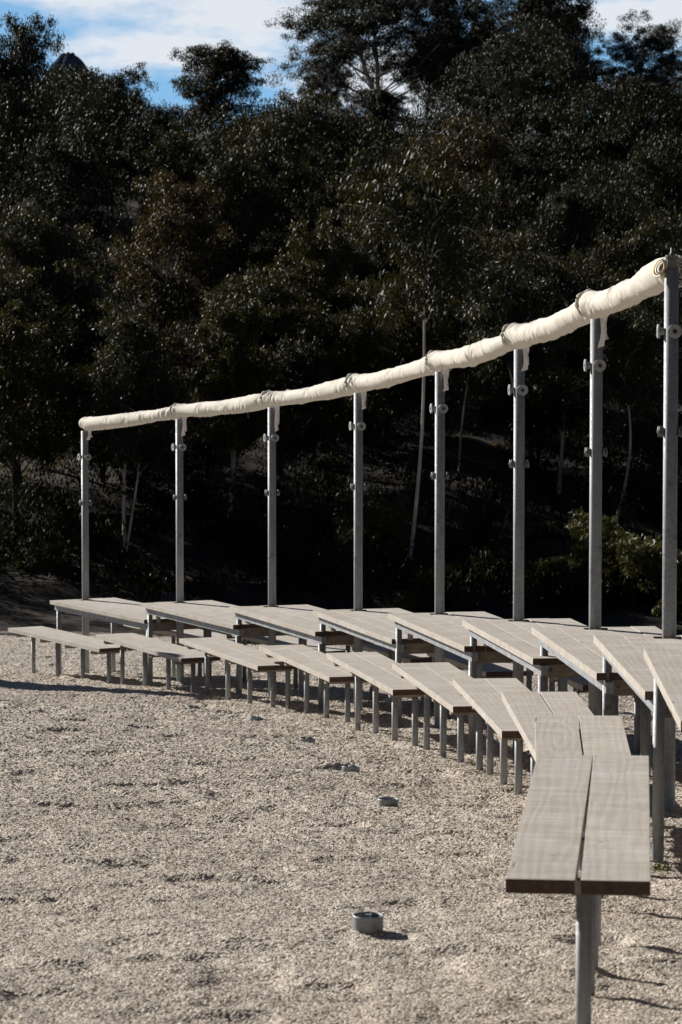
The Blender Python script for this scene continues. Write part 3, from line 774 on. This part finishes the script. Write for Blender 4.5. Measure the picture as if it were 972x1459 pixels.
def variant(name, **kw): VARI[name] = make_tree_meshes(**kw)
variant('broad', seed=1, h=6.2, spread=2.2, crown0=.22, stems=2, nl=83)
variant('broad2', seed=5, h=6.0, spread=2.1, crown0=.25, stems=2, nl=83)
variant('oval', seed=2, h=6.6, spread=1.7, crown0=.25, stems=2, style='oval', nl=89)
variant('oval2', seed=8, h=6.4, spread=1.5, crown0=.3, stems=1, style='oval', nl=108)
variant('round', seed=3, h=6.2, spread=1.7, crown0=.38, stems=2, nl=89)
variant('gum', seed=4, h=8.2, spread=3.9, crown0=.24, stems=3, style='gum', nl=120, trunk_r=.13, clus=.37)
variant('gum2', seed=14, h=8.0, spread=3.2, crown0=.26, stems=2, style='gum', nl=124, trunk_r=.12, clus=.38)
variant('sapling', seed=6, h=6.0, spread=1.35, crown0=.60, stems=1, style='round', nl=83, trunk_r=.04)
variant('sapling2', seed=16, h=6.0, spread=1.3, crown0=.5, stems=2, style='round', nl=80, trunk_r=.045)
variant('kinked', seed=26, h=7.0, spread=1.3, crown0=.68, stems=1, style='round', nl=46, trunk_r=.034)
variant('bush', seed=7, h=1.9, spread=1.0, crown0=.08, stems=4, style='bush', nl=81, trunk_r=.03, clus=.24)
variant('bush2', seed=9, h=1.6, spread=.9, crown0=.05, stems=4, style='bush', nl=81, trunk_r=.025, clus=.22)
MATV = {}
def inst_mesh(var, leaf, bark):
    key = (var, leaf.name, bark.name)
    if key not in MATV:
        t, c = VARI[var][0].copy(), VARI[var][1].copy()
        t.materials.clear(); c.materials.clear(); t.materials.append(bark); c.materials.append(leaf); MATV[key] = (t, c)
    return MATV[key]
def tree(name, var, px, Y, top_py, label, cat='tree', leaf=LEAF_A, bark=BARK_D, group='gum trees on the slope', rz=None, wide=1.0, hh=None):
    x = px_at(px, 700, Y).x; g = gz(x, Y)
    mh = {'broad': 6.2, 'broad2': 6.0, 'oval': 6.6, 'oval2': 6.4, 'round': 6.2, 'gum': 8.2, 'gum2': 8.0, 'sapling': 6.0, 'sapling2': 6.0, 'kinked': 7.0, 'bush': 1.9, 'bush2': 1.6}[var]
    H = px_at(px, top_py, Y).z - g
    s = H/(mh*1.05)
    root = empty(name, (x, Y, g-.05), rz if rz is not None else random.Random(hash_i(label)).uniform(0, 6.28))
    root.scale = (s*wide, s*wide, s)
    tag(root, label, cat, group)
    t, c = inst_mesh(var, leaf, bark)
    link(bpy.data.objects.new('trunk' if cat == 'tree' else 'stems', t), root)
    link(bpy.data.objects.new('crown' if cat == 'tree' else 'foliage', c), root)
    return root
def hash_i(s): return sum((i+1)*ord(ch) for i, ch in enumerate(s)) % 99991

TREES = [
 # name, variant, px, depth, top px y, label, leaf, bark, wide
 ('spreading_gum', 'gum', 545, 100, -35, 'huge spreading gum on the skyline with bare pale limbs against the sky', LEAF_D, BARK, 1.6),
 ('tall_gum', 'gum2', 735, 98, -45, 'tall dense gum right of the spreading one, running out of the picture top', LEAF_D, BARK_D, 1.35),
 ('tall_gum', 'gum2', 668, 103, -30, 'tall gum on the skyline wedged between the spreading gum and the dense one', LEAF_D, BARK_D, 1.2),
 ('tall_gum', 'gum2', 800, 101, -10, 'tall gum on the skyline at the step down to the right', LEAF_D, BARK_D, 1.0),
 ('tall_gum', 'gum2', 885, 96, 30, 'dark gum on the skyline near the upper right corner under the cloud', LEAF_D, BARK, 1.2),
 ('tall_gum', 'gum2', 968, 99, 60, 'dark gum cut off by the right edge on the skyline', LEAF_D, BARK_D, 1.1),
 ('tall_gum', 'gum2', 462, 97, 55, 'dark gum tucked under the left limbs of the spreading skyline gum', LEAF_D, BARK, .85),
 ('tall_gum', 'gum2', 602, 105, 25, 'dark gum directly behind the right limbs of the spreading skyline gum', LEAF_D, BARK_D, .9),
 ('tall_gum', 'gum2', 700, 92, 40, 'bushy gum below the tall skyline group, right of the spreading gum', LEAF_D, BARK_D, 1.2),
 ('tall_gum', 'gum2', 775, 90, 60, 'bushy gum under the step of the skyline, above the sixth pole', LEAF_D, BARK_D, 1.2),
 ('tall_gum', 'broad', 860, 88, 110, 'broad dark gum below the upper right skyline', LEAF_D, BARK_D, 1.3),
 ('tall_gum', 'broad2', 945, 87, 120, 'broad dark gum at the right edge below the skyline', LEAF_D, BARK_D, 1.3),
 ('small_gum', 'round', 530, 94, 118, 'rounded dark gum hiding the foot of the spreading skyline gum', LEAF_D, BARK_D, 1.6),
 ('small_gum', 'round', 305, 92, 52, 'rounded gum standing alone on the skyline in the gap of sky, left of centre', LEAF_D, BARK_D, 1.35),
 ('tall_gum', 'broad', 12, 80, 20, 'tall dark gum at the upper left corner, highest of the left side', LEAF_D, BARK_D, .8),
 ('tall_gum', 'broad2', 42, 86, 112, 'dark gum just below the rocky peak at the upper left', LEAF_D, BARK_D, 1.0),
 ('tall_gum', 'oval', 158, 84, 88, 'dark gum right of the rocky peak on the left skyline', LEAF_D, BARK_D, 1.0),
 ('tall_gum', 'broad', 215, 82, 150, 'dark gum at the low dip of the left skyline', LEAF_D, BARK_D, 1.0),
 ('bushy_gum', 'oval2', 258, 74, 172, 'olive green gum below the lone rounded skyline tree', LEAF_A, BARK_D, 1.0),
 ('bushy_gum', 'broad', 400, 76, 128, 'wide bushy gum below the skyline at the centre left', LEAF_A, BARK_D, 1.1),
 ('bushy_gum', 'broad2', 480, 80, 150, 'dark gum under the left limbs of the huge spreading gum', LEAF_D, BARK_D, 1.0),
 ('bushy_gum', 'broad', 640, 72, 165, 'broad gum with bronze young leaves below the spreading gum', LEAF_R, BARK, 1.15),
 ('bushy_gum', 'broad2', 760, 78, 190, 'dark gum behind the shoulder of the bronze leaved one, right of centre', LEAF_D, BARK_D, 1.0),
 ('bushy_gum', 'round', 815, 68, 252, 'grey green gum above the sixth pole on the right', LEAF_B, BARK_D, 1.0),
 ('bushy_gum', 'broad', 920, 74, 200, 'gum at the right edge above the last pole', LEAF_B, BARK_D, 1.0),
 ('bushy_gum', 'oval', 905, 60, 300, 'leafy gum behind the roll end at the right edge', LEAF_A, BARK_D, 1.0),
 ('bushy_gum', 'broad2', 230, 66, 250, 'olive brown gum rising above the second pole', LEAF_R, BARK, 1.05),
 ('bushy_gum', 'oval', 62, 58, 280, 'grey green gum with glinting leaves above the left edge bench', LEAF_B, BARK, 1.05),
 ('bushy_gum', 'broad', 100, 72, 180, 'dark gum filling the left side below the skyline', LEAF_D, BARK_D, 1.0),
 ('bushy_gum', 'broad2', 340, 70, 210, 'dark gum left of centre behind the third pole', LEAF_A, BARK_D, 1.0),
 ('bushy_gum', 'broad', 560, 68, 230, 'gum behind the fourth pole at the centre of the slope', LEAF_A, BARK, 1.0),
 ('bushy_gum', 'oval2', 450, 59, 300, 'gum with thin pale stems between the third and fourth poles', LEAF_A, BARK, 1.1),
 ('slender_gum', 'kinked', 592, 50.5, 205, 'slender young gum with a tall pale trunk just left of the fifth pole', LEAF_A, BARK_P, 1.0),
 ('slender_gum', 'sapling2', 182, 52, 430, 'young gum with a forked pale trunk between the first two poles', LEAF_B, BARK_P, 1.0),
 ('slender_gum', 'sapling', 722, 55, 360, 'slender young gum with streaky bark behind the sixth pole', LEAF_B, BARK, 1.0),
 ('slender_gum', 'oval2', 330, 54, 400, 'young gum between the second and third poles', LEAF_A, BARK, 1.0),
 ('slender_gum', 'oval2', 20, 53, 430, 'young gum with a dark trunk at the left edge', LEAF_A, BARK_D, 1.2),
 ('slender_gum', 'sapling', 880, 54, 420, 'young gum behind the seventh pole', LEAF_B, BARK, 1.1),
 ('slender_gum', 'sapling', 500, 56, 430, 'thin young gum directly behind the fourth pole', LEAF_A, BARK, 1.0),
 ('slender_gum', 'sapling', 660, 57, 400, 'thin young gum with slanting branches right of the fifth pole', LEAF_A, BARK, 1.0),
 ('slender_gum', 'oval2', 800, 57, 400, 'young gum between the sixth and seventh poles', LEAF_D, BARK, 1.0),
 ('slender_gum', 'oval', 120, 59, 400, 'young gum behind the first pole', LEAF_A, BARK_D, 1.0),
 ('bushy_gum', 'broad', 300, 57, 430, 'low bushy gum above the canvas between second and third poles', LEAF_R, BARK, 1.2),
 ('bushy_gum', 'broad2', 400, 58, 380, 'low bushy gum above the canvas at the third pole', LEAF_A, BARK_D, 1.2),
 ('bushy_gum', 'broad2', 30, 56, 380, 'low bushy gum filling the left edge above the bench', LEAF_B, BARK_D, 1.2),
 ('bushy_gum', 'broad', 760, 59, 330, 'low bushy gum above the canvas at the sixth pole', LEAF_A, BARK_D, 1.2),
 ('bushy_gum', 'broad2', 545, 60, 400, 'low bushy gum above the canvas between fourth and fifth poles', LEAF_A, BARK_D, 1.2),
 ('bushy_gum', 'broad', 950, 57, 400, 'low bushy gum behind the last pole at the right edge', LEAF_B, BARK_D, 1.2),
 ('bushy_gum', 'broad2', 150, 57, 470, 'low bushy gum above the free end of the canvas', LEAF_D, BARK_D, 1.2),
 ('slender_gum', 'oval2', 420, 55, 470, 'young gum just right of the third pole', LEAF_D, BARK, 1.0),
]
for i, (nm, var, px, Y, ty, lab, lf, bk, wd) in enumerate(TREES):
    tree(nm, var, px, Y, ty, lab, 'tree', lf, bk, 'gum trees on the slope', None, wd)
BUSHES = [
 ('bush', 'bush', 535, 51, 722, 'large leafy bush between the fourth and fifth poles', LEAF_S, 1.25),
 ('bush', 'bush', 855, 50, 742, 'large glossy bush behind the seventh pole', LEAF_S, 1.3),
 ('bush', 'bush2', 185, 58, 800, 'small bush between the first two poles', LEAF_S, 1.0),
 ('bush', 'bush2', 462, 53, 800, 'small bush left of the fourth pole', LEAF_S, 1.0),
 ('bush', 'bush', 320, 55.0, 720, 'dark bush between the second and third poles', LEAF_S, 1.2),
 ('bush', 'bush', 690, 53.0, 740, 'dark bush between the fifth and sixth poles', LEAF_S, 1.2),
 ('bush', 'bush2', 60, 51.0, 770, 'dark bush at the left edge above the farthest bench', LEAF_S, 1.4),
 ('bush', 'bush2', 770, 50.0, 790, 'low bush right of the sixth pole', LEAF_S, 1.2),
 ('bush', 'bush2', 405, 52.0, 800, 'low dark bush right of the third pole', LEAF_S, 1.3),
 ('bush', 'bush2', 955, 49.0, 760, 'dark bush at the right edge behind the last pole', LEAF_S, 1.4),
 ('bush', 'bush2', 620, 49.0, 800, 'low dark bush behind the foot of the fifth pole', LEAF_S, 1.3),
 ('bush', 'bush2', 250, 54.0, 770, 'dark bush behind the second pole', LEAF_S, 1.3),
]
for nm, var, px, Y, ty, lab, lf, wd in BUSHES:
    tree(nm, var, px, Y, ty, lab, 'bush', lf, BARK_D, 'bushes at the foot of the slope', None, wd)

# the wood behind and beside the named trees reads as one dark mass
def wood_mass():
    rg = np.random.default_rng(77); V = []; Q = []; base = 0
    def addc(cen, rad, n, ll, lw):
        nonlocal base
        v, q = leaf_quads(cen, rad, n, rg, ll, lw); V.append(v); Q.append(q+base); base += len(v)
    pts = []
    for Y in (49.5, 51, 53, 55.5, 58, 62, 66, 70, 76, 82, 88, 94, 100, 105, 109):
        half = Y*(.27 if Y > 64 else .32)
        for x in np.arange(-half, half, 2.1):
            X = x + rg.uniform(-.8, .8); YY = Y + rg.uniform(-3, 3); g = gz(X, YY)
            pxl = 486 + X/YY*4000
            # stay under the skyline of the photo
            sky = np.interp(pxl, [-900, 0, 60, 105, 150, 200, 240, 320, 390, 430, 480, 620, 650, 700, 800, 840, 900, 972, 1900], [40, 66, 86, 86, 100, 136, 160, 150, 132, 150, 160, 150, 70, 15, 15, 100, 110, 120, 40])
            zmax = px_at(486, sky, YY).z
            H = min(rg.uniform(5.0, 7.0) if Y > 67 else (rg.uniform(.6, 1.5) if Y < 52 else rg.uniform(1.4, 2.8) if Y < 60 else rg.uniform(2, 4)), zmax-g)
            if pxl < -60 and 52 < Y < 70: H = rg.uniform(5.5, 7.2)      # added tall trees outside the left edge, blocking sun from the slope
            if H < (1.5 if Y > 52 else .5): continue
            n = 30 if Y > 67 else (16 if Y < 60 else 22)
            a = rg.uniform(0, 6.28, n); t = rg.uniform(.03, 1, n); rr_ = 1.6*np.sqrt(rg.random(n))*np.sin(np.pi*np.clip(t*.8+.15, 0, 1))
            pts.append(np.stack([X+np.cos(a)*rr_, YY+np.sin(a)*rr_, g+t*(H-.3)], 1))
    cen = np.vstack(pts); nr = cen[:, 1] < 62
    addc(cen[~nr], np.full((~nr).sum(), .47), 105, .115, .033)
    addc(cen[nr], np.full(nr.sum(), .46), 150, .11, .032)
    me = bpy.data.meshes.new('distant_wood'); quads_into(me, np.vstack(V), np.vstack(Q))
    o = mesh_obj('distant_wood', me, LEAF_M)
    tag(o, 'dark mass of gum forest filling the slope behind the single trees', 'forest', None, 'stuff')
wood_mass()

def clearing_edge():
    """unseen forest behind and to the right of the camera, added to block low sky"""
    rg = np.random.default_rng(78); C = []
    for a in np.arange(-40, 196, 2.0):                        # degrees from +x, clockwise side behind the camera
        an = math.radians(-a)
        for r0 in (30, 37):
            X = math.cos(an)*r0 + rg.uniform(-2, 2); Y = 12 + math.sin(an)*r0 + rg.uniform(-2, 2)
            if Y > 46 and X < 14: continue
            if X < -6 and Y > 10: continue
            H = rg.uniform(15, 21); n = 50; t = rg.uniform(0, 1, n); q = rg.uniform(0, 6.28, n); rr_ = 2.4*np.sqrt(rg.random(n))
            C.append(np.stack([X+np.cos(q)*rr_, Y+np.sin(q)*rr_, gz(X, Y)+t*H], 1))
    v, q = leaf_quads(np.vstack(C), np.full(sum(len(c) for c in C), 1.3), 12, rg, .8, .34)
    me = bpy.data.meshes.new('sky_block_wood'); quads_into(me, v, q)
    o = mesh_obj('sky_block_wood', me, LEAF_D); tag(o, 'unseen dark forest behind the viewer, added to block low sky', 'forest', None, 'stuff')
clearing_edge()  # unseen trees put in to cut sky light and deepen the shade

# low scrub, litter tufts and weeds
def tufts(name, spots, mat, lab, cat, ll, lw, n, up=1.0):
    rg = np.random.default_rng(len(spots)+5); V = []; Q = []; b = 0
    for (x, y, r, m) in spots:
        k = int(n*m); a = rg.uniform(0, 6.28, k); rad = r*np.sqrt(rg.random(k))
        X = x+np.cos(a)*rad; Y = y+np.sin(a)*rad; Z = terrain(X, Y)-.01
        ax = np.stack([rg.normal(0, .5, k), rg.normal(0, .5, k), np.full(k, up)], 1); ax /= np.linalg.norm(ax, axis=1)[:, None]
        sd = np.cross(ax, rg.normal(size=(k, 3))); sd /= np.linalg.norm(sd, axis=1)[:, None]
        L = (ll*(.4+rg.random(k)))[:, None]; p = np.stack([X, Y, Z], 1); w = lw
        bend = np.stack([rg.normal(0, .2, k), rg.normal(0, .2, k), np.zeros(k)], 1)*L
        v = np.stack([p-sd*w*.5, p+sd*w*.5, p+ax*L*.6+sd*w*.4, p+ax*L+bend], 1).reshape(-1, 3)
        V.append(v); Q.append(np.arange(len(v)).reshape(-1, 4)+b); b += len(v)
    me = bpy.data.meshes.new(name); quads_into(me, np.vstack(V), np.vstack(Q))
    o = mesh_obj(name, me, mat); tag(o, lab, cat, None, 'stuff')
G = []
for px, py, r, m in ((940, 1238, .07, 1), (735, 1128, .10, .5), (690, 1090, .1, .3), (900, 985, .16, .7), (940, 1130, .08, .5), (170, 950, .2, .6), (225, 955, .25, .7), (770, 1010, .12, .4), (860, 1275, .03, .25)):
    p = ground_hit(px, py); G.append((p.x, p.y, r, m))
tufts('weeds', G, GRASS, 'sparse green weeds growing at the feet of the table legs', 'weeds', .032, .005, 120)
rg_ = np.random.default_rng(3); D = []
for _ in range(160):
    Y = rg_.uniform(49, 66); X = rg_.uniform(-.17, .17)*Y; D.append((X, Y, .35, rg_.uniform(.3, 1)))
tufts('dry_grass', D, DRY, 'dry brown grass and scrub along the foot of the dark slope', 'grass', .13, .006, 90)

# ------------------------------------------------------------------ things beyond
def peak():
    Y0 = 2400.0; top = px_at(98, 70, Y0); rg = np.random.default_rng(5)
    nx, ny = 140, 90; X = np.linspace(-1, 1, nx); X = np.sign(X)*np.abs(X)**2.6*680; Yv = np.linspace(-1, 1, ny); Yv = np.sign(Yv)*np.abs(Yv)**2.4*500; XX, YY = np.meshgrid(X, Yv, indexing='ij')
    d = np.sqrt((XX/1.0)**2 + (YY*.8)**2)
    base = -140
    prof = np.interp(d, [0, 5, 14, 22, 32, 60, 200, 700], [1.0, .990, .962, .93, .885, .80, .45, 0])
    Z = base + (top.z-base)*prof + (vnoise(XX/7, YY/7, 3)-.5)*6*np.exp(-d/80) + (vnoise(XX/2.2, YY/2.2, 6)-.5)*2.2*np.exp(-d/80) + (vnoise(XX/60, YY/60, 4)-.5)*20*np.clip(d/60, 0, 1)
    me = bpy.data.meshes.new('hills'); idx = np.arange(nx*ny).reshape(nx, ny)
    q = np.stack([idx[:-1, :-1], idx[1:, :-1], idx[1:, 1:], idx[:-1, 1:]], -1).reshape(-1, 4)
    co = np.stack([XX+top.x, YY+Y0, Z], -1).reshape(-1, 3); quads_into(me, co, q)
    mt = noise_material('haze_tinted_bush', [(.3, (.022, .030, .046)), (.7, (.045, .055, .078))], scale=.25, rough=1, spec=.0)  # bluish cast of aerial haze put into the bush colour
    o = mesh_obj('hills', me, mt); o['kind'] = 'structure'
peak()

# added unseen shadow caster, left of frame: stump shape shading the gravel
def stump():
    g0 = (-5.55, 29.95)
    g = gz(*g0); s = MB(); pts = []; rd = []
    for i in range(15):
        f = i/14; pts.append((.08*math.sin(f*7), .06*math.sin(f*5+1), -.2+3.35*f)); rd.append(.42*(1-.28*f)+.05*math.sin(f*11)+.12*max(0, .15-f)/.15)
    s.tube(pts, rd, 16); o = s.obj('shadow_caster_stump', BARK_D); o.location = (g0[0], g0[1], g)
    tag(o, 'added stump-shaped shadow caster outside the left edge, its shadow crossing the gravel', 'tree stump')
stump()

# ------------------------------------------------------------------ light, sky, camera
EL, AZ = math.radians(26), math.atan2(-.72, .694)
S = Vector((math.sin(AZ)*math.cos(EL), math.cos(AZ)*math.cos(EL), math.sin(EL)))
ld = bpy.data.lights.new('sun', 'SUN'); ld.energy = 5.0; ld.angle = math.radians(.5); ld.color = (1.0, .945, .87)
lo = bpy.data.objects.new('sun', ld); COL.objects.link(lo); lo.rotation_euler = (-S).to_track_quat('-Z', 'Y').to_euler(); lo.location = (-20, 30, 25)
w = bpy.data.worlds.new('World'); SC.world = w; w.use_nodes = True
nt = w.node_tree; L = nt.links.new; bg = nt.nodes['Background']
sk = nt.nodes.new('ShaderNodeTexSky'); sk.sky_type = 'NISHITA'; sk.sun_disc = False
sk.sun_elevation = EL; sk.sun_rotation = AZ; sk.altitude = 1200; sk.air_density = .42; sk.dust_density = .1; sk.ozone_density = 1.5
tc = nt.nodes.new('ShaderNodeTexCoord')
mp = nt.nodes.new('ShaderNodeMapping'); mp.inputs['Scale'].default_value = (9, 9, 26); mp.inputs['Location'].default_value = (0, 0, 0); L(tc.outputs['Generated'], mp.inputs[0])
n1 = nt.nodes.new('ShaderNodeTexNoise'); n1.inputs['Scale'].default_value = 1.0; n1.inputs['Detail'].default_value = 8; n1.inputs['Roughness'].default_value = .55; L(mp.outputs[0], n1.inputs['Vector'])
cr = ramp(nt, [(.455, (0, 0, 0)), (.545, (1, 1, 1))]); L(n1.outputs[0], cr.inputs[0])
sz = nt.nodes.new('ShaderNodeSeparateXYZ'); L(tc.outputs['Generated'], sz.inputs[0])
low = ramp_out(nt, sz.outputs[2], .30, .16)               # the cumulus bank sits low over the hills, the zenith is clear
hz = ramp_out(nt, sz.outputs[2], .30, .10)                # bright lower sky under a deep clear zenith
sk2 = mix(nt, sk.outputs[0], (3.3, 6.9, 11.0), math_n(nt, 'MULTIPLY', hz, .85))
cc = mix(nt, sk2, (10.2, 10.6, 11.2), math_n(nt, 'MULTIPLY', math_n(nt, 'MULTIPLY', cr.outputs[0], low), .92))
L(cc, bg.inputs[0]); bg.inputs[1].default_value = .05

cd = bpy.data.cameras.new('camera'); cam = bpy.data.objects.new('camera', cd); COL.objects.link(cam); SC.camera = cam
cam.location = (0, 0, ZO); cam.rotation_euler = (math.pi/2-PITCH, 0, 0)
cd.sensor_fit = 'VERTICAL'; cd.sensor_height = 36.0; cd.lens = FPX/1459*36.0
cd.clip_start = .1; cd.clip_end = 20000
cd.dof.use_dof = True; cd.dof.focus_distance = 19.0; cd.dof.aperture_fstop = 9.0

SC.view_settings.view_transform = 'Standard'; SC.view_settings.look = 'None'; SC.view_settings.gamma = 1.0; SC.view_settings.exposure = .65
SC.cycles.max_bounces = 6; SC.cycles.diffuse_bounces = 3; SC.cycles.glossy_bounces = 2
SC.render.film_transparent = False
